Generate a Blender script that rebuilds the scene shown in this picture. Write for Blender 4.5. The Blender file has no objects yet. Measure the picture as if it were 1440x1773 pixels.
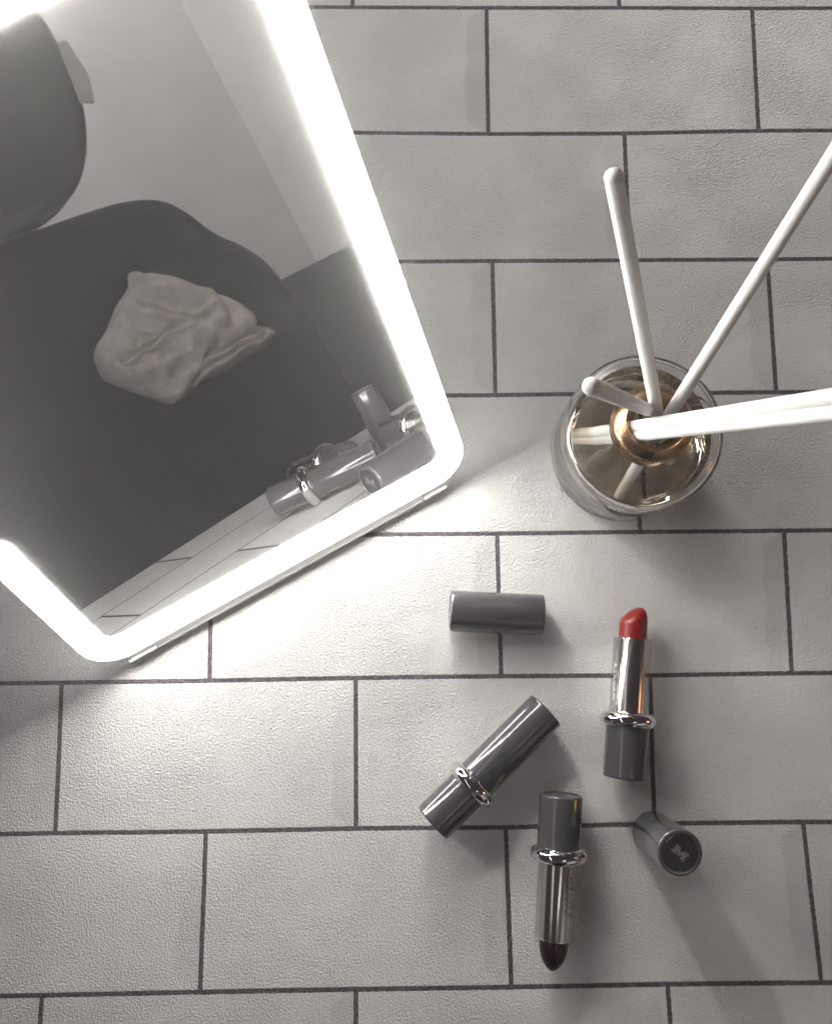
import bpy, bmesh, math, random
import numpy as np
from mathutils import Vector, Matrix

S = 0.01                      # everything below is written in centimetres
random.seed(4)
C = bpy.context.scene.collection
SC = bpy.context.scene

# ------------------------------------------------------------------ camera
cam_d = bpy.data.cameras.new("camera")
cam = bpy.data.objects.new("camera", cam_d)
C.objects.link(cam)
def rot3(a, b, c):
    ca, sa, cb, sb, cc, sc = math.cos(a), math.sin(a), math.cos(b), math.sin(b), math.cos(c), math.sin(c)
    Rx = Matrix(((1, 0, 0), (0, ca, -sa), (0, sa, ca)))
    Ry = Matrix(((cb, 0, sb), (0, 1, 0), (-sb, 0, cb)))
    Rz = Matrix(((cc, -sc, 0), (sc, cc, 0), (0, 0, 1)))
    return Rz @ Ry @ Rx
Rc = rot3(-0.140163, -0.014419, -0.009835) @ Matrix(((1, 0, 0), (0, -1, 0), (0, 0, -1)))   # rows: cam x, cam y(down), cam z(forward)
Mw = Matrix((Rc[0], -Rc[1], -Rc[2])).transposed().to_4x4()
Mw.translation = Vector((9.312379, -33.132288, 45.137914)) * S
cam.matrix_world = Mw
cam_d.sensor_fit = 'HORIZONTAL'
cam_d.sensor_width = 36.0
cam_d.lens = 1620.0 / 1440.0 * 36.0
cam_d.clip_start = 0.01
cam_d.clip_end = 50.0
SC.camera = cam
cam_d.dof.use_dof = True
cam_d.dof.focus_distance = .43
cam_d.dof.aperture_fstop = 34

# ------------------------------------------------------------------ world, light, exposure
world = bpy.data.worlds.new("World")
SC.world = world
world.use_nodes = True
bg = world.node_tree.nodes["Background"]
bg.inputs[0].default_value = (1.0, 0.74, 0.82, 1)
bg.inputs[1].default_value = 0.03
LED_STRENGTH = 90.0
GRAIN = .0012
GLARE_MIX = .07  # diffuse share mixed into the mirror to imitate lens glare

def area(name, loc, target, sx, sy, power, col):
    l = bpy.data.lights.new(name, 'AREA')
    l.shape = 'RECTANGLE'; l.size = sx * S; l.size_y = sy * S
    l.energy = power; l.color = col
    o = bpy.data.objects.new(name, l); C.objects.link(o)
    o.location = Vector(loc) * S
    d = (Vector(target) - Vector(loc))
    o.rotation_euler = d.to_track_quat('-Z', 'Y').to_euler()
    return o
# warm bulb of the room to the right, added fill for the upper right tiles, added fill on the far wall
area("room_lamp", (120, -46, 34), (18, -40, 0), 14, 26, 0.42, (1.0, 0.50, 0.22))
area("upper_fill", (4, 62, 52), (27, 8, 0), 46, 30, .62, (1.0, 0.985, 0.955)).data.spread = math.radians(46)
area("side_window", (-59, -51, 91), (19, -42, 1), 100, 8, .55, (.86, .94, 1.0))
area("wall_fill", (60, -120, 185), (140, -235, 110), 60, 60, 16.0, (1.0, 0.97, 0.95))

SC.view_settings.view_transform = 'Standard'
SC.view_settings.look = 'None'
SC.view_settings.exposure = 0.19
SC.view_settings.gamma = 1.0
SC.view_settings.use_curve_mapping = False
SC.cycles.max_bounces = 16
SC.cycles.transmission_bounces = 14
SC.cycles.glossy_bounces = 8
SC.cycles.diffuse_bounces = 4
SC.cycles.transparent_max_bounces = 12
SC.cycles.sample_clamp_indirect = 30.0
SC.cycles.blur_glossy = 0.6
SC.cycles.caustics_reflective = True
SC.cycles.caustics_refractive = True

# ------------------------------------------------------------------ helpers
def tag(o, label=None, cat=None, group=None, kind=None):
    if label: o['label'] = label
    if cat: o['category'] = cat
    if group: o['group'] = group
    if kind: o['kind'] = kind
    return o
def empty(name, M, label, cat, group=None):
    o = bpy.data.objects.new(name, None)
    o.empty_display_size = 0.01
    C.objects.link(o)
    M = M.copy(); M.translation = M.translation * S
    o.matrix_world = M
    return tag(o, label, cat, group)
def mesh_obj(name, verts, faces, mat, parent=None, smooth=True, bev=0, sharp=35):
    me = bpy.data.meshes.new(name)
    me.from_pydata([tuple(c * S for c in v) for v in verts], [], faces)
    bm = bmesh.new(); bm.from_mesh(me)
    bmesh.ops.remove_doubles(bm, verts=bm.verts, dist=1e-7)
    bmesh.ops.recalc_face_normals(bm, faces=bm.faces)
    if smooth:
        for f in bm.faces: f.smooth = True
        for e in bm.edges:
            if len(e.link_faces) == 2 and e.calc_face_angle(0) > math.radians(sharp): e.smooth = False
    bm.to_mesh(me); bm.free()
    if isinstance(mat, (list, tuple)):
        for m_ in mat: me.materials.append(m_)
    else: me.materials.append(mat)
    o = bpy.data.objects.new(name, me)
    C.objects.link(o)
    if parent is not None: o.parent = parent
    if bev:
        b = o.modifiers.new('bevel', 'BEVEL'); b.width = bev * S; b.segments = 3; b.limit_method = 'ANGLE'
        b.angle_limit = math.radians(30)
    return o
def lathe(name, prof, mat, parent=None, n=72, axis='Z', wobble=0, sharp=35):
    """prof: list of (radius, height) along the axis"""
    V, F = [], []
    for (r, h) in prof:
        for k in range(n):
            a = 2 * math.pi * k / n
            rr = r * (1 + wobble * math.sin(2 * a + h * 3) * .5 + wobble * .5 * math.sin(5 * a + h))
            if axis == 'Z': V.append((rr * math.cos(a), rr * math.sin(a), h))
            else: V.append((h, rr * math.cos(a), rr * math.sin(a)))
    m = len(prof)
    for i in range(m - 1):
        for k in range(n):
            F.append((i * n + k, i * n + (k + 1) % n, (i + 1) * n + (k + 1) % n, (i + 1) * n + k))
    if prof[0][0] > 1e-4: F.append(tuple(range(n)))
    if prof[-1][0] > 1e-4: F.append(tuple((m - 1) * n + k for k in range(n)))
    return mesh_obj(name, V, F, mat, parent, sharp=sharp)
def lathe_closed(name, prof, mat, parent=None, n=96, axis='Z', sharp=35):
    """closed cross-section (ring, tube)"""
    V, F = [], []
    m = len(prof)
    for (r, h) in prof:
        for k in range(n):
            a = 2 * math.pi * k / n
            V.append((r * math.cos(a), r * math.sin(a), h) if axis == 'Z' else (h, r * math.cos(a), r * math.sin(a)))
    for i in range(m):
        j = (i + 1) % m
        for k in range(n):
            F.append((i * n + k, i * n + (k + 1) % n, j * n + (k + 1) % n, j * n + k))
    return mesh_obj(name, V, F, mat, parent, sharp=sharp)
def arc(cx, cy, r, a0, a1, n=6, ry=None):
    ry = r if ry is None else ry
    return [(cx + r * math.cos(math.radians(a0 + (a1 - a0) * i / n)), cy + ry * math.sin(math.radians(a0 + (a1 - a0) * i / n))) for i in range(n + 1)]
def prism(name, poly, z0, z1, mat, parent=None, frame=None, bev=0, smooth=False):
    n = len(poly)
    V = [(x, y, z0) for x, y in poly] + [(x, y, z1) for x, y in poly]
    F = [tuple(range(n))[::-1], tuple(range(n, 2 * n))] + [(i, (i + 1) % n, n + (i + 1) % n, n + i) for i in range(n)]
    if frame is not None:
        V = [tuple(frame @ Vector(v)) for v in V]
    return mesh_obj(name, V, F, mat, parent, smooth=smooth, bev=bev)
def frame_x(origin, direction, roll=0.0):
    """matrix whose local X runs along direction, Z as near to up as possible"""
    x = Vector(direction).normalized()
    z = Vector((0, 0, 1)); y = z.cross(x).normalized(); z = x.cross(y)
    M = Matrix((x, y, z)).transposed()
    M = (M @ Matrix.Rotation(roll, 3, 'X')).to_4x4()
    M.translation = Vector(origin)
    return M

# ------------------------------------------------------------------ materials
class NT:
    def __init__(s, name):
        s.m = bpy.data.materials.new(name); s.m.use_nodes = True
        s.t = s.m.node_tree; s.b = s.t.nodes["Principled BSDF"]; s.out = s.t.nodes["Material Output"]
    def n(s, typ, **kw):
        nd = s.t.nodes.new(typ)
        for k, v in kw.items():
            if k.startswith('i_'): nd.inputs[k[2:].replace('_', ' ')].default_value = v
            else: setattr(nd, k, v)
        return nd
    def l(s, a, b): s.t.links.new(a, b)
    def math(s, op, a, b=None, c=None):
        nd = s.t.nodes.new('ShaderNodeMath'); nd.operation = op
        for i, v in enumerate((a, b, c)):
            if v is None: continue
            if isinstance(v, (int, float)): nd.inputs[i].default_value = v
            else: s.l(v, nd.inputs[i])
        return nd.outputs[0]
    def ramp(s, v, a, b, c=0.0, d=1.0, typ='SMOOTHSTEP'):
        nd = s.t.nodes.new('ShaderNodeMapRange'); nd.interpolation_type = typ
        s.l(v, nd.inputs[0])
        for i, q in enumerate((a, b, c, d)): nd.inputs[i + 1].default_value = q
        return nd.outputs[0]
    def set(s, **kw):
        for k, v in kw.items():
            s.b.inputs[k.replace('_', ' ')].default_value = v
        return s
def noise(t, scale, detail=2, rough=.5, dist=0, vec=None):
    nd = t.n('ShaderNodeTexNoise', i_Scale=scale, i_Detail=detail, i_Roughness=rough, i_Distortion=dist)
    if vec is None:
        vec = t.n('ShaderNodeTexCoord').outputs['Object']
    t.l(vec, nd.inputs['Vector'])
    return nd.outputs['Fac']
def bump(t, h, strength, dist, prev=None):
    nd = t.n('ShaderNodeBump', i_Strength=strength, i_Distance=dist)
    t.l(h, nd.inputs['Height'])
    if prev is not None: t.l(prev, nd.inputs['Normal'])
    return nd.outputs['Normal']
def mix(t, f, a, b):
    nd = t.n('ShaderNodeMix', data_type='RGBA')
    if isinstance(f, float): nd.inputs[0].default_value = f
    else: t.l(f, nd.inputs[0])
    for i, v in ((6, a), (7, b)):
        if isinstance(v, tuple): nd.inputs[i].default_value = v
        else: t.l(v, nd.inputs[i])
    return nd.outputs[2]
def simple(name, col, rough=.5, metal=0., var=.0, vscale=60, bstr=0, bscale=400, bdist=.0002, rvar=0.0, **kw):
    t = NT(name)
    t.set(Base_Color=(*col, 1), Roughness=rough, Metallic=metal)
    for k, v in kw.items(): t.b.inputs[k.replace('_', ' ')].default_value = v
    if var:
        f = t.ramp(noise(t, vscale, 4), .3, .7)
        t.l(mix(t, f, tuple(c * (1 - var) for c in col) + (1,), tuple(min(1, c * (1 + var)) for c in col) + (1,)), t.b.inputs['Base Color'])
    if rvar:
        f = t.ramp(noise(t, vscale * 1.7, 5, .6), .35, .65, max(0, rough - rvar), rough + rvar)
        t.l(f, t.b.inputs['Roughness'])
    if bstr:
        t.l(bump(t, noise(t, bscale, 3), bstr, bdist), t.b.inputs['Normal'])
    return t.m

# tiled sheet -----------------------------------------------------
def tile_material():
    t = NT('tile_sheet')
    uv = t.n('ShaderNodeUVMap', uv_map='tile').outputs[0]
    obj = t.n('ShaderNodeTexCoord').outputs['Object']
    sep = t.n('ShaderNodeSeparateXYZ'); t.l(uv, sep.inputs[0])
    jit = t.math('MULTIPLY', t.math('SUBTRACT', noise(t, 620, 4, .7, vec=obj), .5), .11)
    row = t.math('FLOOR', sep.outputs[1])
    par = t.math('MULTIPLY', t.math('FLOORED_MODULO', row, 2.0), .5)
    uu = t.math('ADD', sep.outputs[0], par)
    fu = t.math('FRACT', uu); fv = t.math('FRACT', sep.outputs[1])
    dR = t.math('MULTIPLY', t.math('SUBTRACT', 1.0, fu), 14.0)
    dL = t.math('MULTIPLY', fu, 14.0)
    dT = t.math('MULTIPLY', fv, 6.95)
    dB = t.math('MULTIPLY', t.math('SUBTRACT', 1.0, fv), 6.95)
    dv = t.math('MINIMUM', dT, dB)
    d = t.math('ADD', t.math('MINIMUM', t.math('MINIMUM', dL, dR), dv), jit)
    tile = t.ramp(d, .085, .125)                         # 0 in the joint, 1 on the tile
    # tone of each printed tile
    comb = t.n('ShaderNodeCombineXYZ'); t.l(t.math('FLOOR', uu), comb.inputs[0]); t.l(row, comb.inputs[1])
    wn = t.n('ShaderNodeTexWhiteNoise', noise_dimensions='2D'); t.l(comb.outputs[0], wn.inputs['Vector'])
    cloud = t.ramp(noise(t, 22, 4, .55, vec=obj), .3, .7)
    fine = noise(t, 650, 3, .6, vec=obj)
    base = mix(t, cloud, (.690, .675, .664, 1), (.745, .730, .718, 1))
    base = mix(t, t.ramp(fine, .35, .7, 0, .35), base, (.80, .785, .77, 1))
    tone = t.math('MULTIPLY', t.ramp(wn.outputs[0], 0, 1, 0, .16, 'LINEAR'), 1.0)
    base = mix(t, tone, base, (.57, .565, .55, 1))
    # printed bevel facet on the right end of each tile, mitred at its corners
    facet = t.math('MULTIPLY', t.ramp(t.math('SUBTRACT', dR, t.math('MULTIPLY', noise(t, 60, 2, vec=obj), .5)), .75, 1.0, 1, 0),
                   t.ramp(t.math('SUBTRACT', t.math('MULTIPLY', dv, 1.6), dR), -.25, .2))
    fs = t.ramp(noise(t, 9, 1, vec=obj), .4, .6, .10, .40)
    base = mix(t, t.math('MULTIPLY', facet, fs), base, (.48, .475, .47, 1))
    # soft lighter facet at the foot of the tile
    foot = t.math('MULTIPLY', t.ramp(dB, .35, 1.1, 1, 0), .10)
    base = mix(t, foot, base, (.82, .81, .79, 1))
    # a few tiny dark fibres
    vo = t.n('ShaderNodeTexVoronoi', i_Scale=26.0); t.l(obj, vo.inputs['Vector'])
    vs = t.n('ShaderNodeSeparateColor'); t.l(vo.outputs['Color'], vs.inputs[0])
    sp = t.math('MULTIPLY', t.math('LESS_THAN', vo.outputs['Distance'], .018), t.math('GREATER_THAN', vs.outputs[0], .62))
    gr = mix(t, t.ramp(noise(t, 500, 4, .7, vec=obj), .35, .65), (.085, .068, .082, 1), (.17, .15, .165, 1))
    col = mix(t, tile, gr, base)
    col = mix(t, t.math('MULTIPLY', sp, .85), col, (.03, .02, .02, 1))
    t.l(col, t.b.inputs['Base Color'])
    t.l(t.ramp(tile, 0, 1, .85, .68), t.b.inputs['Roughness'])
    t.b.inputs['Specular IOR Level'].default_value = .10
    # relief: leather grain, soft waves of the sheet, sunken joints
    wv = t.n('ShaderNodeVectorMath', operation='ADD'); t.l(obj, wv.inputs[0])
    n3 = t.n('ShaderNodeTexNoise', i_Scale=260.0, i_Detail=2.0); t.l(obj, n3.inputs['Vector'])
    sc = t.n('ShaderNodeVectorMath', operation='SCALE'); t.l(n3.outputs['Color'], sc.inputs[0]); sc.inputs['Scale'].default_value = .0010
    t.l(sc.outputs[0], wv.inputs[1])
    vg = t.n('ShaderNodeTexVoronoi', feature='SMOOTH_F1', i_Scale=950.0, i_Smoothness=.6); t.l(wv.outputs[0], vg.inputs['Vector'])
    g2 = noise(t, 1000, 2, .5, .3, vec=obj)
    g3 = noise(t, 1700, 2, .6, 0, vec=obj)
    grain = t.math('ADD', t.math('ADD', t.math('MULTIPLY', vg.outputs['Distance'], -.30), g2), t.math('MULTIPLY', g3, .60))
    amp = t.ramp(noise(t, 30, 2, vec=obj), .3, .7, .65, 1.15)
    grain = t.math('MULTIPLY', grain, amp)
    b1 = bump(t, noise(t, 24, 2, .4, vec=obj), 1.0, .0032)
    b2 = bump(t, tile, 1.0, .00028, b1)
    b3 = bump(t, grain, 1.0, GRAIN, b2)
    t.l(b3, t.b.inputs['Normal'])
    return t.m
M_tile = tile_material()
M_edge = simple('edge_band', (.62, .60, .57), .4, var=.04)
M_stand = simple('stand_plastic', (.62, .61, .61), .4, var=.05, vscale=60)
M_plastic = simple('white_plastic', (.70, .69, .69), .32, var=.03, vscale=40, bstr=.1, bscale=500)
M_grey = simple('grey_lacquer', (.062, .058, .064), .20, var=.03, vscale=90, rvar=.015, bstr=.02, bscale=250, Coat_Weight=.55, Coat_Roughness=.10, Coat_IOR=1.6)
M_greyend = simple('grey_end_disc', (.022, .018, .024), .30, var=.06, vscale=120, bstr=.05, bscale=900)
M_emblem = simple('emblem_silver', (.20, .18, .19), .35, .35, var=.05)
M_chrome = simple('chrome', (.80, .78, .78), .045, 1.0, var=.03, rvar=.02, vscale=80)
M_metal = simple('brushed_silver', (.86, .81, .77), .20, 1.0)
M_copper = simple('copper', (.36, .23, .13), .28, 1.0, var=.06, vscale=90, rvar=.05)
M_reed = simple('reed_fibre', (.78, .77, .74), .75, var=.02, vscale=300, bstr=.25, bscale=2500, bdist=.0001, Subsurface_Weight=.0)
M_red = simple('red_wax', (.19, .004, .004), .34, var=.10, vscale=160, bstr=.15, bscale=300, bdist=.0003)
M_plum = simple('plum_wax', (.014, .0015, .009), .30, var=.15, vscale=160, bstr=.10, bscale=300)
M_wall = simple('wall_paint', (.72, .70, .69), .9, var=.03, vscale=5)
M_floor = simple('room_floor', (.06, .055, .055), .7, var=.2, vscale=6)
M_dark = simple('dark_upholstery', (.009, .008, .010), .85, var=.2, vscale=20, bstr=.4, bscale=180, bdist=.002)
M_dark2 = simple('dark_leather', (.020, .018, .021), .5, var=.15, vscale=15)
M_cloth = simple('cream_terry', (.70, .66, .63), .95, var=.10, vscale=60, bstr=.6, bscale=420, bdist=.002)
M_ink = simple('print_ink', (.03, .025, .03), .5)
M_inkw = simple('print_white', (.75, .75, .74), .5)

def glass_mat(name, col, ior=1.48, rough=0.0, var=.02):
    t = NT(name)
    t.set(Base_Color=(*col, 1), Roughness=rough, IOR=ior, Transmission_Weight=1.0)
    t.l(t.ramp(noise(t, 40, 3), .3, .7, rough, rough + var), t.b.inputs['Roughness'])
    return t.m
M_glass = glass_mat('bottle_glass', (.985, .985, .975), 1.42, 0.0, .01)
M_liquid = glass_mat('amber_oil', (.985, .88, .73), 1.38)
def sleeve_mat():
    """thin clear plastic: too thin to bend what is behind it, reflects at its edges"""
    t = NT('clear_acrylic')
    tr = t.n('ShaderNodeBsdfTransparent'); tr.inputs[0].default_value = (.93, .93, .93, 1)
    gl = t.n('ShaderNodeBsdfGlossy'); gl.inputs['Roughness'].default_value = .03
    fr = t.n('ShaderNodeLayerWeight', i_Blend=.5)
    mx = t.n('ShaderNodeMixShader'); t.l(t.math('MULTIPLY_ADD', t.math('POWER', fr.outputs['Facing'], 4.0), .55, .03), mx.inputs[0]); t.l(tr.outputs[0], mx.inputs[1]); t.l(gl.outputs[0], mx.inputs[2])
    t.l(mx.outputs[0], t.out.inputs[0])
    return t.m
M_clear = sleeve_mat()

def led_mat():
    t = NT('led_diffuser')
    t.set(Base_Color=(.9, .9, .9, 1), Roughness=.4)
    t.b.inputs['Emission Color'].default_value = (1.0, .975, .935, 1)
    sp = t.n('ShaderNodeSeparateXYZ'); t.l(t.n('ShaderNodeTexCoord').outputs['Object'], sp.inputs[0])
    t.l(t.ramp(sp.outputs[1], .01, .14, LED_STRENGTH * .34, LED_STRENGTH), t.b.inputs['Emission Strength'])
    return t.m
M_led = led_mat()
t = NT('fill_rim'); t.set(Base_Color=(.85, .85, .84, 1), Roughness=.3)  # glow added to brighten the tiles beside and behind the mirror
t.b.inputs['Emission Color'].default_value = (1, .985, .955, 1); sp = t.n('ShaderNodeSeparateXYZ'); t.l(t.n('ShaderNodeTexCoord').outputs['Object'], sp.inputs[0])
t.l(t.ramp(sp.outputs[1], .002, .014, .8, 6.0), t.b.inputs['Emission Strength'])
M_rim = t.m
t = NT('touch_light'); t.b.inputs['Emission Color'].default_value = (.93, 1, .92, 1); t.b.inputs['Emission Strength'].default_value = 1.6
M_touch = t.m
def mirror_mat():
    """silvered glass with a diffuse share added to imitate glare from the strip"""
    t = NT('mirror_glass')
    t.set(Base_Color=(.86, .87, .87, 1), Metallic=1.0, Roughness=.004)
    dif = t.n('ShaderNodeBsdfDiffuse'); dif.inputs[0].default_value = (.8, .8, .8, 1)
    mx = t.n('ShaderNodeMixShader')
    f = t.ramp(noise(t, 60, 5, .65), .3, .7, GLARE_MIX * .8, GLARE_MIX * 1.2)
    t.l(f, mx.inputs[0]); t.l(t.b.outputs[0], mx.inputs[1]); t.l(dif.outputs[0], mx.inputs[2])
    t.l(mx.outputs[0], t.out.inputs[0])
    return t.m
M_mirror = mirror_mat()

# ------------------------------------------------------------------ the tabletop
PTS = [(14.01, 0.1, 1.0, 0.0), (13.94, -7.04, 1.0, 1.0), (28.1, 0.03, 2.0, 0.0), (28.0, -6.92, 2.0, 1.0), (6.94, 0.15, 0.5, 0.0), (21.04, 0.09, 1.5, 0.0), (21.01, -7.05, 1.5, 1.0), (20.98, -13.94, 1.5, 2.0), (13.99, -13.94, 1.0, 2.0), (13.98, -20.94, 1.0, 3.0), (28.0, -13.95, 2.0, 2.0), (28.0, -20.91, 2.0, 3.0), (20.88, -27.85, 1.5, 4.0), (13.9, -27.87, 1.0, 4.0), (13.93, -34.7, 1.0, 5.0), (27.93, -27.87, 2.0, 4.0), (27.84, -34.74, 2.0, 5.0), (0.1, -34.75, 0.0, 5.0), (-6.88, -34.76, -0.5, 5.0), (-6.89, -41.61, -0.5, 6.0), (7.01, -34.71, 0.5, 5.0), (7.01, -41.6, 0.5, 6.0), (21.05, -34.76, 1.5, 5.0), (20.93, -41.58, 1.5, 6.0), (0.05, -41.64, 0.0, 6.0), (-0.07, -48.66, 0.0, 7.0), (13.98, -41.65, 1.0, 6.0), (14.05, -48.67, 1.0, 7.0), (27.9, -41.6, 2.0, 6.0), (28.25, -48.71, 2.0, 7.0), (-7.2, -48.68, -0.5, 7.0), (6.98, -48.65, 0.5, 7.0), (21.19, -48.66, 1.5, 7.0)]
A = np.array(PTS)
tw, th = 14.0, 6.9485
ru = A[:, 2] - A[:, 0] / tw
rv = A[:, 3] + A[:, 1] / th
def tps_fit(xy, val, lam=4.0):
    n = len(xy)
    d = np.linalg.norm(xy[:, None] - xy[None], axis=2)
    K = np.where(d > 0, d * d * np.log(d + 1e-9), 0)
    Pm = np.c_[np.ones(n), xy]
    L = np.zeros((n + 3, n + 3)); L[:n, :n] = K + lam * np.eye(n); L[:n, n:] = Pm; L[n:, :n] = Pm.T
    return np.linalg.solve(L, np.r_[val, 0, 0, 0])
def tps_eval(w, xy, q):
    d = np.linalg.norm(q[:, None] - xy[None], axis=2)
    K = np.where(d > 0, d * d * np.log(d + 1e-9), 0)
    return K @ w[:len(xy)] + w[-3] + q @ w[-2:]
wu, wv_ = tps_fit(A[:, :2], ru), tps_fit(A[:, :2], rv)
X0, X1, Y0, Y1 = -62.0, 92.0, -55.5, 34.0
nx, ny = 154, 90
gx, gy = np.linspace(X0, X1, nx + 1), np.linspace(Y0, Y1, ny + 1)
Q = np.array([(x, y) for y in gy for x in gx])
Qc = np.c_[np.clip(Q[:, 0], -8, 34), np.clip(Q[:, 1], -51, 1)]
U = Q[:, 0] / tw + tps_eval(wu, A[:, :2], Qc)
V_ = -Q[:, 1] / th + tps_eval(wv_, A[:, :2], Qc)
verts = [(x, y, 0.0) for x, y in Q]
faces = [(j * (nx + 1) + i, j * (nx + 1) + i + 1, (j + 1) * (nx + 1) + i + 1, (j + 1) * (nx + 1) + i) for j in range(ny) for i in range(nx)]
me = bpy.data.meshes.new('tabletop')
me.from_pydata([tuple(c * S for c in v) for v in verts], [], faces)
uvl = me.uv_layers.new(name='tile')
li = np.array([l.vertex_index for l in me.loops])
uvl.data.foreach_set('uv', np.c_[U[li], V_[li]].ravel())
for p_ in me.polygons: p_.use_smooth = True
me.materials.append(M_tile)
top = bpy.data.objects.new('tabletop', me); C.objects.link(top)
tag(top, kind='structure')
o = mesh_obj('tabletop_edge', [(x, y, z) for z in (-3.2, -.03) for x, y in ((X0, Y0 - .12), (X1, Y0 - .12), (X1, Y1), (X0, Y1))],
             [(0, 1, 2, 3), (4, 5, 6, 7), (0, 1, 5, 4), (1, 2, 6, 5), (2, 3, 7, 6), (3, 0, 4, 7)], M_edge, smooth=False, bev=.12)
tag(o, kind='structure')

# ------------------------------------------------------------------ the lit mirror
e = Vector((-0.87756842, -0.47945142, 0)); u = Vector((-0.27614365, 0.50544212, 0.81747963)); nrm = u.cross(e)                       # e runs to the left along the bottom edge, u up the glass, nrm out of its face
W, LW, H = 1.28, 19.94, 26.336
MM = Matrix((-e, u, nrm)).transposed().to_4x4()
MM.translation = Vector((12.494, -24.488, 0.442)) + e * LW
mirror = empty('makeup_mirror', MM, 'tabletop mirror with a glowing white light strip round its edge, on a white stand', 'mirror')
def rrect(off, R, n=8):
    r = max(R - off, .02); a, b = off, off
    c, d = LW - off, H - off
    P = []
    for cx, cy, a0 in ((a + r, b + r, 180), (c - r, b + r, 270), (c - r, d - r, 0), (a + r, d - r, 90)):
        P += arc(cx, cy, r, a0, a0 + 90, n)
    return P
def ring_mesh(name, loops, mat, parent, caps=(True, True), smooth=True):
    n = len(loops[0][0]); V, F = [], []
    for P, k in loops:
        V += [(x, y, k) for x, y in P]
    for i in range(len(loops) - 1):
        for j in range(n):
            F.append((i * n + j, i * n + (j + 1) % n, (i + 1) * n + (j + 1) % n, (i + 1) * n + j))
    if caps[0]: F.append(tuple(range(n)))
    if caps[1]: F.append(tuple((len(loops) - 1) * n + j for j in range(n)))
    return mesh_obj(name, V, F, mat, parent, smooth=smooth)
RO = 1.75
ring_mesh('frame', [(rrect(.25, RO), -.66), (rrect(.05, RO), -.56), (rrect(.05, RO), -.36), (rrect(.09, RO), -.34)], M_plastic, mirror)
ring_mesh('mirror_glass', [(rrect(.06, RO), -.095), (rrect(.04, RO), -.01), (rrect(.06, RO), 0.0)], M_mirror, mirror, smooth=False)
# rim added to shield the rail and, by its glow, brighten tiles outside
ring_mesh('added_glow_rim', [(rrect(.09, RO), -.34), (rrect(.0, RO), -.33), (rrect(-.03, RO), -.25), (rrect(-.03, RO), .27), (rrect(-.01, RO), .31), (rrect(.02, RO), .30), (rrect(.045, RO), .05)], M_rim, mirror, caps=(False, False))
# light strip: one lit tube of dome section that runs round the glass and breaks on the left side
def strip_path():
    P = []        # (point on outer line, inward normal); starts above the gap on the left side, ends below it
    def seg(p0, p1, nr, m):
        for i in range(m + 1):
            a = i / m; P.append((p0[0] + (p1[0] - p0[0]) * a, p0[1] + (p1[1] - p0[1]) * a, nr[0], nr[1]))
    def cor(cx, cy, a0):
        for i in range(1, 12):
            a = math.radians(a0 + 90 * i / 12); P.append((cx + RO * math.cos(a), cy + RO * math.sin(a), -math.cos(a), -math.sin(a)))
    y0, y1 = 10.95, 9.28
    # going up the left side, along the top, down the right, along the bottom, up the left again (clockwise seen in s,t)
    seg((LW, y0), (LW, H - RO), (-1, 0), 40)
    cor(LW - RO, H - RO, 0)
    seg((LW - RO, H), (RO, H), (0, -1), 30)
    cor(RO, H - RO, 90)
    seg((0, H - RO), (0, RO), (1, 0), 40)
    cor(RO, RO, 180)
    seg((RO, 0), (LW - RO, 0), (0, 1), 30)
    cor(LW - RO, RO, 270)
    seg((LW, RO), (LW, y1), (-1, 0), 40)
    return P
P = strip_path()
prof = [(.075, .10), (.09, .15), (.18, .185), (W * .5, .215), (W - .22, .19), (W - .11, .13), (W - .08, .012)]
# arc length for the round ends
s_ = [0]
for i in range(1, len(P)): s_.append(s_[-1] + math.hypot(P[i][0] - P[i - 1][0], P[i][1] - P[i - 1][1]))
V, F = [], []
idx = 0
ends = []
def section(px, py, nx_, ny_, f):
    out = []
    for d_, k in prof:
        dd = W / 2 + (d_ - W / 2) * f
        out.append((px + nx_ * dd, py + ny_ * dd, k if k < 0 else k * (.35 + .65 * f)))
    return out
secs = []
rad = W * .5
for i, (px, py, a, b) in enumerate(P):
    q = min(s_[i], s_[-1] - s_[i])
    if q < rad: continue
    secs.append((px, py, a, b, 1.0))
x0_, y0_, a0_, b0_ = P[0]; x1_, y1_, a1_, b1_ = P[-1]
pre = [(x0_, y0_ + rad * (1 - math.cos(t_)), a0_, b0_, max(.02, math.sin(t_))) for t_ in [math.pi / 2 * k / 8 for k in range(0, 9)]]
post = [(x1_, y1_ - rad * (1 - math.cos(t_)), a1_, b1_, max(.02, math.sin(t_))) for t_ in [math.pi / 2 * k / 8 for k in range(8, -1, -1)]]
allsec = pre + secs + post
for s in allsec: V += [(LW - x, y, z) for x, y, z in section(*s)]
m = len(prof)
for i in range(len(allsec) - 1):
    for j in range(m - 1):
        F.append((i * m + j, i * m + j + 1, (i + 1) * m + j + 1, (i + 1) * m + j))
mesh_obj('light_strip', V, F, M_led, mirror)
lathe('touch_button', [(.0, .0), (.33, .005), (.33, .03), (.0, .035)], M_touch, mirror, n=32).location = Vector((.72, 10.12, .002)) * S
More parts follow.
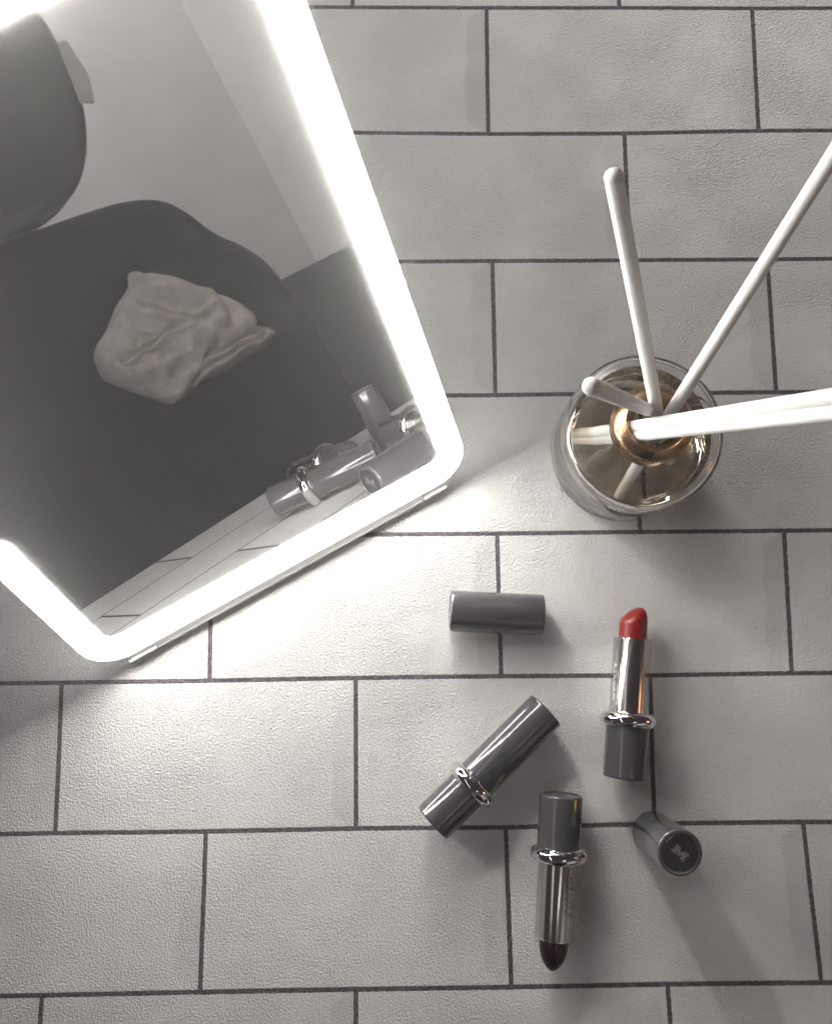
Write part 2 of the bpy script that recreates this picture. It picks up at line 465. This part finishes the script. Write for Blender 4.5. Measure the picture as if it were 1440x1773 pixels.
# stand: a tray with a raised front lip, and a prop behind
r_ = Vector((-e.x, -e.y, 0)); back = Vector((e.y, -e.x, 0))
TM = Matrix((r_, back, Vector((0, 0, 1)))).transposed()
def st(x, y, z):                                         # stand coordinates -> mirror-local
    w = TM @ Vector((x, y, z)) + Vector((12.494, -24.488, 0))
    return MM.inverted() @ w
def st_box(name, x0, x1, y0, y1, z0, z1, parent, bev=.06, mat=None):
    V = [st(x, y, z) for z in (z0, z1) for x, y in ((x0, y0), (x1, y0), (x1, y1), (x0, y1))]
    return mesh_obj(name, V, [(0, 1, 2, 3), (4, 5, 6, 7), (0, 1, 5, 4), (1, 2, 6, 5), (2, 3, 7, 6), (3, 0, 4, 7)], mat or M_stand, parent, smooth=False, bev=bev)
tray = st_box('stand_base', -18.5, -1.5, -.42, 13.5, .01, .13, mirror, .03)
st_box('front_lip', -17.1, -2.75, -.555, -.425, .01, .36, tray, .04)
st_box('end_block', -18.6, -17.15, -.56, .15, .01, .46, tray, .07)
st_box('end_block', -2.70, -1.4, -.56, .15, .01, .46, tray, .07)
V = [st(x, y, z) for (y, z) in ((8.6, 11.6), (9.0, 11.6), (13.2, .14), (12.8, .14)) for x in (-13.5, -6.5)]
mesh_obj('prop_leg', V, [(0, 1, 3, 2), (2, 3, 5, 4), (4, 5, 7, 6), (6, 7, 1, 0), (0, 2, 4, 6), (1, 3, 5, 7)], M_plastic, mirror, smooth=False, bev=.08)

# ------------------------------------------------------------------ lipsticks
EM = [(-.44, -.23), (-.13, -.23), (-.13, -.15), (-.19, -.15), (-.19, .02), (-.02, -.20), (.02, -.20), (.19, .02), (.19, -.15), (.13, -.15), (.13, -.23),
      (.44, -.23), (.44, -.15), (.37, -.15), (.37, .15), (.44, .15), (.44, .23), (.17, .23), (0, .01), (-.17, .23), (-.44, .23), (-.44, .15), (-.37, .15), (-.37, -.15), (-.44, -.15)]
def cap_parts(root, x0, x1, r, axis, up=0.0, ax='X'):
    """cap from its mouth x0 to its closed end x1 (lathe), end disc and raised emblem"""
    s = 1 if x1 > x0 else -1
    L = abs(x1 - x0)
    pr = [(r - .09, .0), (r - .09, 0)]
    pr = [(r - .10, .35), (r - .10, .0), (r - .02, .0), (r, .03), (r * 1.0, L - .16)] + arc(r - .10, L - .10, .10, 0, 90, 5) + [(r - .17, L), (r - .19, L - .05), (.0, L - .05)]
    pr = [(.0, .35)] + pr
    pr = [(a, x0 + s * b) for a, b in pr]
    cap = lathe('cap', pr, M_grey, root, axis=ax)
    disc = lathe('end_disc', [(.0, x1 - s * .045), (r - .21, x1 - s * .045), (r - .24, x1 - s * .02), (.0, x1 - s * .015)], M_greyend, cap, axis=ax)
    # emblem lies on the end disc
    sc = .80
    ca, sa = math.cos(up), math.sin(up)
    pts = [((x * ca - y * sa) * sc, (x * sa + y * ca) * sc) for x, y in EM]
    if ax == 'Z':
        F4 = Matrix.Identity(4); F4.translation = Vector((0, 0, x1 - .016))
    else:
        # plane facing along +/-X
        zx = Vector((s, 0, 0)); yy = Vector((0, 0, 1)); xx = yy.cross(zx)
        F4 = Matrix((xx, yy, zx)).transposed().to_4x4(); F4.translation = Vector((x1 - s * .016, 0, 0))
    prism('emblem', pts, 0, .02, M_emblem, cap, frame=F4)
    return cap
def text_on_tube(name, txt, r, x0, x1, ang, size, mat, parent):
    """letters wrapped on a tube that runs along local X; ang = where on the tube"""
    cu = bpy.data.curves.new(name, 'FONT'); cu.body = txt; cu.size = 1.0; cu.align_x = 'CENTER'; cu.align_y = 'CENTER'; cu.space_character = 1.15
    tmp = bpy.data.objects.new(name, cu); C.objects.link(tmp)
    dg = bpy.context.evaluated_depsgraph_get(); dg.update()
    mt = bpy.data.meshes.new_from_object(tmp.evaluated_get(dg))
    vs = [v.co.copy() for v in mt.vertices]; fs = [tuple(p.vertices) for p in mt.polygons]
    bpy.data.objects.remove(tmp); bpy.data.curves.remove(cu)
    wx = max(v.x for v in vs) - min(v.x for v in vs); mx = (max(v.x for v in vs) + min(v.x for v in vs)) / 2
    k = (x1 - x0) / wx
    V = []
    for v in vs:
        xa = (x0 + x1) / 2 + (v.x - mx) * k
        a = ang + (v.y * size) / r
        V.append((xa, r * math.cos(a), r * math.sin(a)))
    return mesh_obj(name, V, fs, mat, parent, smooth=False)
def ring_prof(x, R=.97, a=.32, b=.34):
    return [(R + a * math.cos(2 * math.pi * k / 20), x + b * math.sin(2 * math.pi * k / 20)) for k in range(20)]
def base_parts(root, L=2.55, r=.97):
    pr = [(.0, .05), (r - .22, .05), (r - .17, .0)] + [(r - .10 + .10 * math.sin(math.radians(a)), .10 - .10 * math.cos(math.radians(a))) for a in (15, 40, 65, 90)] + [(r, L), (.0, L)]
    b = lathe('base', pr, M_grey, root, axis='X')
    lathe_closed('ring', ring_prof(L + .06), M_chrome, b, axis='X')
    return b
# closed one
M = frame_x((10.52, -41.17, 1.36), (15.87 - 10.52, -36.20 + 41.17, -.20))
lip = empty('closed_lipstick', M, 'closed grey lipstick with a chrome ring round it, lying diagonally with its cap on', 'lipstick', 'lipsticks on the tiles')
base_parts(lip, 2.42, .955)
cap_parts(lip, 2.66, 7.28, .955, 'X', up=1.1)
# open ones
def open_lipstick(name, M, label, wax, style, Lb, bullet, txt, ink, ang):
    root = empty(name, M, label, 'lipstick', 'lipsticks on the tiles')
    b = base_parts(root, Lb, .985)
    t0, t1 = Lb + .15, Lb + 3.78
    lathe_closed('clear_sleeve', [(.885, t0), (.885, t1 - .06), (.865, t1), (.845, t1), (.825, t1 - .06), (.825, t0)], M_clear, root, axis='X')
    tube = lathe_closed('metal_tube', [(.70, t0), (.70, t1 - .10), (.685, t1 - .05), (.66, t1 - .05), (.655, t1 - .10), (.655, t0)], M_metal, root, axis='X')
    V, F = [], []
    n, m_ = 48, 26
    for i in range(m_ + 1):
        q = i / m_
        for k in range(n):
            a = 2 * math.pi * k / n
            if style == 'worn':
                rr = .645 * min(1, math.sqrt(max(0, 1 - max(0, (q - .45) / .57) ** 2.6)))
                x = t1 - .3 + (bullet + .3) * q
                y, z = rr * math.cos(a), rr * math.sin(a)
                x -= max(0, q - .5) * 1.0 * (.62 * (-y / .645 * (-1) + .5) + .30 * z / .645) * 1.0      # slanted, worn top
                y -= max(0, q - .55) * .12
            else:
                rr = .645 * max(0, 1 - max(0, (q - .22) / .80) ** 1.9) ** .62
                x = t1 - .3 + (bullet + .3) * q
                y, z = rr * math.cos(a), rr * math.sin(a)
                x -= max(0, q - .6) * .25 * (z / .645 + 1) * .8
            V.append((x, y, z))
    for i in range(m_):
        for k in range(n): F.append((i * n + k, i * n + (k + 1) % n, (i + 1) * n + (k + 1) % n, (i + 1) * n + k))
    F.append(tuple(range(n))); F.append(tuple(m_ * n + k for k in range(n)))
    mesh_obj('lipstick_bullet', V, F, wax, root, sharp=50)
    text_on_tube('lettering', txt, .889, t0 + .75, t0 + 2.45, ang, .36, ink, root)
    return root
open_lipstick('open_lipstick', frame_x((19.32, -39.30, 1.34), (19.975 - 19.32, -32.955 + 39.30, -.05)),
              'open lipstick with a bright red worn tip, silver tube and grey base', M_red, 'worn', 2.58, 1.50, 'MAVALA', M_inkw, math.radians(22))
open_lipstick('open_lipstick', frame_x((16.39, -39.97, 1.34), (15.865 - 16.39, -46.26 + 39.97, -.05)),
              'open lipstick with a nearly black plum tip pointing towards the bottom of the picture', M_plum, 'new', 2.55, 1.38, 'MAVALA', M_ink, math.radians(52))
# loose caps
M = frame_x((15.84, -31.86, .972), (11.50 - 15.84, -31.61 + 31.86, 0))
lc = empty('lipstick_cap', M, 'grey lipstick cap lying on its side across a tile joint', 'lipstick cap', 'loose lipstick caps')
cap_parts(lc, 0.0, 4.36, .965, 'X', up=.5)
M = Matrix.Identity(4); M.translation = Vector((20.82, -41.95, .01))
lc = empty('lipstick_cap', M, 'grey lipstick cap standing upright, the raised letter M on its top', 'lipstick cap', 'loose lipstick caps')
cap_parts(lc, 0.0, 4.40, .955, 'Z', up=math.radians(-45), ax='Z')

# ------------------------------------------------------------------ reed diffuser
bx, by = 20.13, -23.87
M = Matrix.Identity(4); M.translation = Vector((bx, by, .01))
bot = empty('diffuser_bottle', M, 'round clear glass bottle with a copper collar, holding amber scented oil and white reeds', 'diffuser bottle')
R = 3.54
outer = [(.0, .12), (R - 1.0, .10), (R - .55, .0)] + [(R - .35 + .35 * math.sin(math.radians(a)), .35 - .35 * math.cos(math.radians(a))) for a in (20, 45, 70, 90)] \
    + [(R, 1.5), (R, 3.0), (R, 4.35)] + [(R - .50 + .50 * math.cos(math.radians(a)), 4.35 + .50 * math.sin(math.radians(a))) for a in (15, 30, 45, 60, 75, 88)] \
    + [(2.6, 4.93), (2.0, 5.02), (1.55, 5.08), (1.30, 5.14), (1.28, 5.3), (1.28, 5.44), (1.22, 5.48)]
inner = [(1.05, 5.48), (1.0, 5.44), (1.0, 5.2), (1.10, 4.95), (1.6, 4.78), (2.4, 4.70), (R - .62, 4.60)] + \
    [(R - .47 + .27 * math.cos(math.radians(a)), 4.25 + .30 * math.sin(math.radians(a))) for a in (60, 30, 0)] + [(R - .20, 3.0), (R - .20, 1.2), (R - .34, .85), (R - .6, .62), (R - 1.2, .56), (.0, .60)]
lathe('glass', outer + inner, M_glass, bot, n=128, wobble=.006)
lathe('oil', [(.0, .605), (R - 1.2, .575), (R - .62, .635), (R - .36, .86), (R - .212, 1.2), (R - .212, 3.45), (R - .40, 3.41), (.0, 3.40)], M_liquid, bot, n=96, wobble=.006)
lathe_closed('collar', [(1.34, 5.16), (1.70, 5.16), (1.735, 5.20), (1.735, 6.02), (1.70, 6.16), (1.62, 6.28), (1.36, 6.50), (1.31, 6.53), (1.27, 6.51), (1.10, 6.28), (.93, 6.02), (.90, 5.98), (.90, 5.6), (1.0, 5.56), (1.34, 5.5)], M_copper, bot, n=96)

def reed(neck, tip, low, label, end_cap=True):
    """a straight reed from its foot inside the bottle to its tip"""
    a, b = Vector(low), Vector(tip)
    d = (b - a); L = d.length
    M = Matrix.Identity(4)
    q = d.to_track_quat('Z', 'Y').to_matrix().to_4x4(); q.translation = a
    r = .272
    o = lathe('reed', [(.0, 0)] + [(r * .8, .0), (r, .04), (r, L * .5)] + [(r, L - r * .8)] + arc(0, L - r * .8, r, 8, 86, 8, ry=r * .8) + [(.0, L)], M_reed, n=40)
    q.translation = q.translation * S
    o.matrix_world = q
    tag(o, label, 'reed', 'reeds of the diffuser')
    return o
def through(neck, tip, zlow=.9):
    """foot of a reed: the line tip-neck carried on down into the bottle, kept inside the glass"""
    n_, t_ = Vector(neck), Vector(tip); d = (n_ - t_)
    lo = n_ + d * ((n_.z - zlow) / (t_.z - n_.z))
    c = Vector((bx, by, 0)); v = Vector((lo.x - bx, lo.y - by, 0))
    return lo
REEDS = [
    ((20.02, -23.35, 6.9), (15.25, -20.2, 20.8), 'white reed leaning up the picture, its rounded tip beside an upright tile joint'),
    ((20.72, -23.49, 6.9), (24.2, -15.9, 19.3), 'white reed leaning steeply to the upper right, out of the picture'),
    ((19.66, -23.48, 6.9), (14.64, -25.99, 19.6), 'white reed that looks shortest, its round tip over the left side of the bottle'),
    ((19.585, -24.14, 6.9), (25.3, -25.95, 20.5), 'upper one of the two white reeds side by side that point right'),
    ((19.71, -24.52, 6.9), (25.3, -26.62, 20.5), 'lower one of the two white reeds side by side that point right'),
]
for nk, tp, lb in REEDS:
    lo = through(nk, tp)
    # keep the foot inside the glass by drawing it up the same line
    nk_v, tp_v = Vector(nk), Vector(tp)
    z = .95
    while True:
        lo = nk_v + (nk_v - tp_v) * ((nk_v.z - z) / (tp_v.z - nk_v.z))
        if math.hypot(lo.x - bx, lo.y - by) < R - .68 or z > 5: break
        z += .1
    reed(nk, tp, lo, lb)

# ------------------------------------------------------------------ what the mirror shows of the room
o = mesh_obj('floor', [(-300, -400, -75), (400, -400, -75), (400, 200, -75), (-300, 200, -75)], [(0, 1, 2, 3)], M_floor, smooth=False); tag(o, kind='structure')
# back wall, runs obliquely as in the reflection
def wall(x0, y0, x1, y1, z0, z1, th_=8):
    d = Vector((x1 - x0, y1 - y0, 0)).normalized(); nn = Vector((-d.y, d.x, 0)) * th_
    P4 = [(x0, y0), (x1, y1), (x1 - nn.x, y1 - nn.y), (x0 - nn.x, y0 - nn.y)]
    o = prism('wall', P4, z0, z1, M_wall); tag(o, kind='structure'); return o
wall(-150, -235, 166, -235, -75, 190)
wall(158, -235, 240, -150, -75, 190)

def outline_slab(name, pts, y0, y1, mat, parent=None, bev=2.5, off=(0, 0)):
    """a padded slab with the outline (x, z) between two depths, edges rounded"""
    if len(pts) > 4:
        for _ in range(2):                       # round the traced corners off, but keep the long straight runs
            q = []
            for i in range(len(pts)):
                a, b = pts[i], pts[(i + 1) % len(pts)]
                q += [(a[0] * .75 + b[0] * .25, a[1] * .75 + b[1] * .25), (a[0] * .25 + b[0] * .75, a[1] * .25 + b[1] * .75)]
            pts = q
    n = len(pts); V = []
    for y in (y0, y1): V += [(x, y, z) for x, z in pts]
    F = [tuple(range(n)), tuple(range(n, 2 * n))] + [(i, (i + 1) % n, n + (i + 1) % n, n + i) for i in range(n)]
    o = mesh_obj(name, V, F, mat, parent, smooth=True, sharp=60)
    b = o.modifiers.new('bevel', 'BEVEL'); b.width = bev * S; b.segments = 5; b.limit_method = 'ANGLE'; b.angle_limit = math.radians(50)
    return o
I4 = Matrix.Identity(4)
def base_at(x, y, z=-75):
    M = Matrix.Identity(4); M.translation = Vector((x, y, z)); return M
def local(pts, x, z=-75): return [(a - x, b - z) for a, b in pts]
ac = empty('armchair', base_at(40, -120), 'dark armchair with a high rounded back, seen in the mirror behind the cream cloth', 'armchair')
outline_slab('backrest', local([(-15, -40), (-15, 34), (5, 37), (31.8, 37.4), (43, 37.2), (50, 36.8), (55.3, 35.2), (58, 32), (60, 28), (64, 24.5), (66.5, 20), (68, 10), (69, 0), (70, -40)], 40), -14, 6, M_dark, ac)
outline_slab('seat', local([(-12, -75), (-12, -28), (66, -28), (66, -75)], 40), 8, 50, M_dark, ac, 4)
outline_slab('armrest', local([(-24, -75), (-24, -12), (-12, -12), (-12, -75)], 40), -5, 50, M_dark, ac, 4)
outline_slab('armrest', local([(66, -75), (66, -12), (78, -12), (78, -75)], 40), -5, 50, M_dark, ac, 4)
hc = empty('desk_chair', base_at(30, -112), 'dark chair with a rounded backrest, top left in the mirror', 'chair')
outline_slab('backrest', local([(-8, 66), (-8, 39), (10, 38), (34, 37.6), (40, 38.4), (44.5, 40.2), (48, 43.6), (50.6, 48), (52, 52), (52.6, 57), (52.6, 63), (50, 68), (44, 70), (0, 70)], 30), -10, -2, M_dark2, hc, 2)
outline_slab('stem', local([(18, -75), (18, 45), (24, 45), (24, -75)], 30), -16, -12, M_dark2, hc, 1)
prism('label_tag', local([(50.2, 50), (52.0, 49.4), (53.3, 53), (52.8, 58), (51.6, 58)], 30), .1, .6, M_plastic, hc, frame=Matrix.Translation((0, -1.2, 0)) @ Matrix.Rotation(math.radians(90), 4, 'X'))
cb = empty('cabinet', base_at(130, -160), 'low dark cabinet by the wall, right of the armchair in the mirror', 'cabinet')
outline_slab('body', local([(80, -75), (80, 20.5), (165, 21.5), (165, -75)], 130), -50, 0, M_dark2, cb, .8)
# crumpled cloth over the chair back front
def cloth():
    out = [(42.1, 26.92), (42.72, 26.02), (44.33, 25.8), (46.26, 24.7), (48.52, 22.95), (49.82, 21.13), (51.86, 19.6), (54.36, 17.06), (55.37, 14.83), (54.62, 13.16), (53.6, 12.45), (54.91, 12.22), (56.69, 11.63), (56.84, 10.73), (55.12, 9.93), (51.85, 9.85), (49.11, 9.66), (47.0, 9.56), (43.2, 9.9), (41.56, 9.3), (38.15, 8.78), (36.65, 10.12), (34.94, 11.81), (33.35, 13.6), (31.5, 15.57), (31.3, 16.91), (31.81, 18.99), (33.08, 20.22), (34.9, 21.06), (36.6, 22.39), (38.32, 23.73), (40.21, 24.61), (41.29, 25.33)]
    ridges = [(1.9, .95, [(39.17, 23.38), (38.86, 21.43), (41.27, 19.72), (45.24, 16.97), (48.16, 16.14)]),
              (1.3, .9, [(48.16, 16.14), (50.03, 17.98), (50.03, 19.56)]),
              (2.6, 1.3, [(31.89, 17.88), (33.7, 19.12), (35.42, 18.34), (35.71, 17.38)]),
              (2.0, 1.5, [(32.38, 15.57), (36.94, 14.27), (43.73, 14.6), (50.27, 13.89), (54.21, 13.52)]),
              (1.2, 1.0, [(37.72, 9.6), (41.6, 11.22), (43.8, 12.38)]),
              (2.4, .75, [(43.1, 10.51), (48.5, 11.11), (52.62, 11.05), (56.72, 11.05)]),
              (1.6, 1.0, [(42.33, 25.83), (42.38, 23.72), (45.74, 22.36), (49.17, 20.09)]),
              (.9, .7, [(38.29, 17.9), (42.13, 16.61), (46.12, 15.28)]),
              (1.1, .8, [(52.32, 17.91), (53.23, 15.29), (53.38, 13.88)]),
              (-2.0, .55, [(34.28, 16.52), (38.59, 16.91), (42.68, 17.49)]),
              (-2.6, .5, [(42.08, 9.67), (43.96, 11.87), (48.15, 12.16), (53.3, 12.1)]),
              (-1.3, .5, [(36.11, 18.03), (35.99, 16.83), (34.2, 16.39)]),
              (-1.4, .7, [(40.46, 22.84), (44.25, 19.98), (47.47, 18.19)]),
              (-.9, .5, [(36.64, 20.3), (39.83, 18.9)])]
    from mathutils import noise as mn
    def sd(x, z, L):
        b = 1e9
        for (x0, z0), (x1, z1) in zip(L, L[1:]):
            dx, dz = x1 - x0, z1 - z0
            k = max(0, min(1, ((x - x0) * dx + (z - z0) * dz) / (dx * dx + dz * dz)))
            b = min(b, math.hypot(x - x0 - k * dx, z - z0 - k * dz))
        return b
    def height(x, z):
        wx = x + .8 * mn.noise(Vector((x * .35, z * .35, 2))); wz = z + .8 * mn.noise(Vector((x * .35, z * .35, 9)))
        h = 3.0
        for a, w, L in ridges:
            h += a * math.exp(-(sd(wx, wz, L) / w) ** 2 * .7)
        return h + .5 * mn.noise(Vector((x * .5, z * .5, 4))) + .10 * mn.noise(Vector((x * 1.9, z * 1.9, 1))) + .05 * mn.noise(Vector((x * 5, z * 5, 6)))
    cx, cz = 43.0, 16.5
    seg = []
    for i in range(len(out)):
        a, b = out[i], out[(i + 1) % len(out)]
        for k in range(6): seg.append((a[0] + (b[0] - a[0]) * k / 6, a[1] + (b[1] - a[1]) * k / 6))
    for _ in range(3): seg = [tuple((seg[i - 1][c] + 2 * seg[i][c] + seg[(i + 1) % len(seg)][c]) / 4 for c in (0, 1)) for i in range(len(seg))]
    n = len(seg); rings = 60
    V, F = [], []
    for side in (0, 1):
        for i in range(rings + 1):
            q = (i / rings) ** .8
            for (x, z) in seg:
                X = cx + (x - cx) * q; Z = cz + (z - cz) * q
                edge = (max(0, 1 - q ** 7)) ** .5
                y = height(X, Z) * edge if side == 0 else -1.8 * edge
                V.append((X - 40, y, Z - 16))
    for s in (0, 1):
        o_ = s * (rings + 1) * n
        for i in range(rings):
            for k in range(n):
                F.append((o_ + i * n + k, o_ + i * n + (k + 1) % n, o_ + (i + 1) * n + (k + 1) % n, o_ + (i + 1) * n + k))
    M = base_at(40, -110, 16)
    M.translation = M.translation * S
    o = mesh_obj('cloth', V, F, M_cloth, sharp=120)
    o.matrix_world = M
    tag(o, 'crumpled cream terry cloth hanging on the dark armchair, seen in the middle of the mirror', 'cloth')
cloth()

# ------------------------------------------------------------------ thin volume added to imitate lens glare round the bright strip
hm = bpy.data.materials.new('glare_volume'); hm.use_nodes = True
nt = hm.node_tree; nt.nodes.remove(nt.nodes['Principled BSDF'])
pv = nt.nodes.new('ShaderNodeVolumePrincipled')
pv.inputs['Color'].default_value = (1, .99, .975, 1); pv.inputs['Density'].default_value = .055; pv.inputs['Anisotropy'].default_value = .75
nt.links.new(pv.outputs[0], nt.nodes['Material Output'].inputs['Volume'])
hz = mesh_obj('glare_volume', [(x, y, z) for z in (-176, 202) for x, y in ((-320, -420), (420, -420), (420, 220), (-320, 220))],
              [(0, 1, 2, 3), (4, 5, 6, 7), (0, 1, 5, 4), (1, 2, 6, 5), (2, 3, 7, 6), (3, 0, 4, 7)], hm, smooth=False)
tag(hz, kind='stuff')
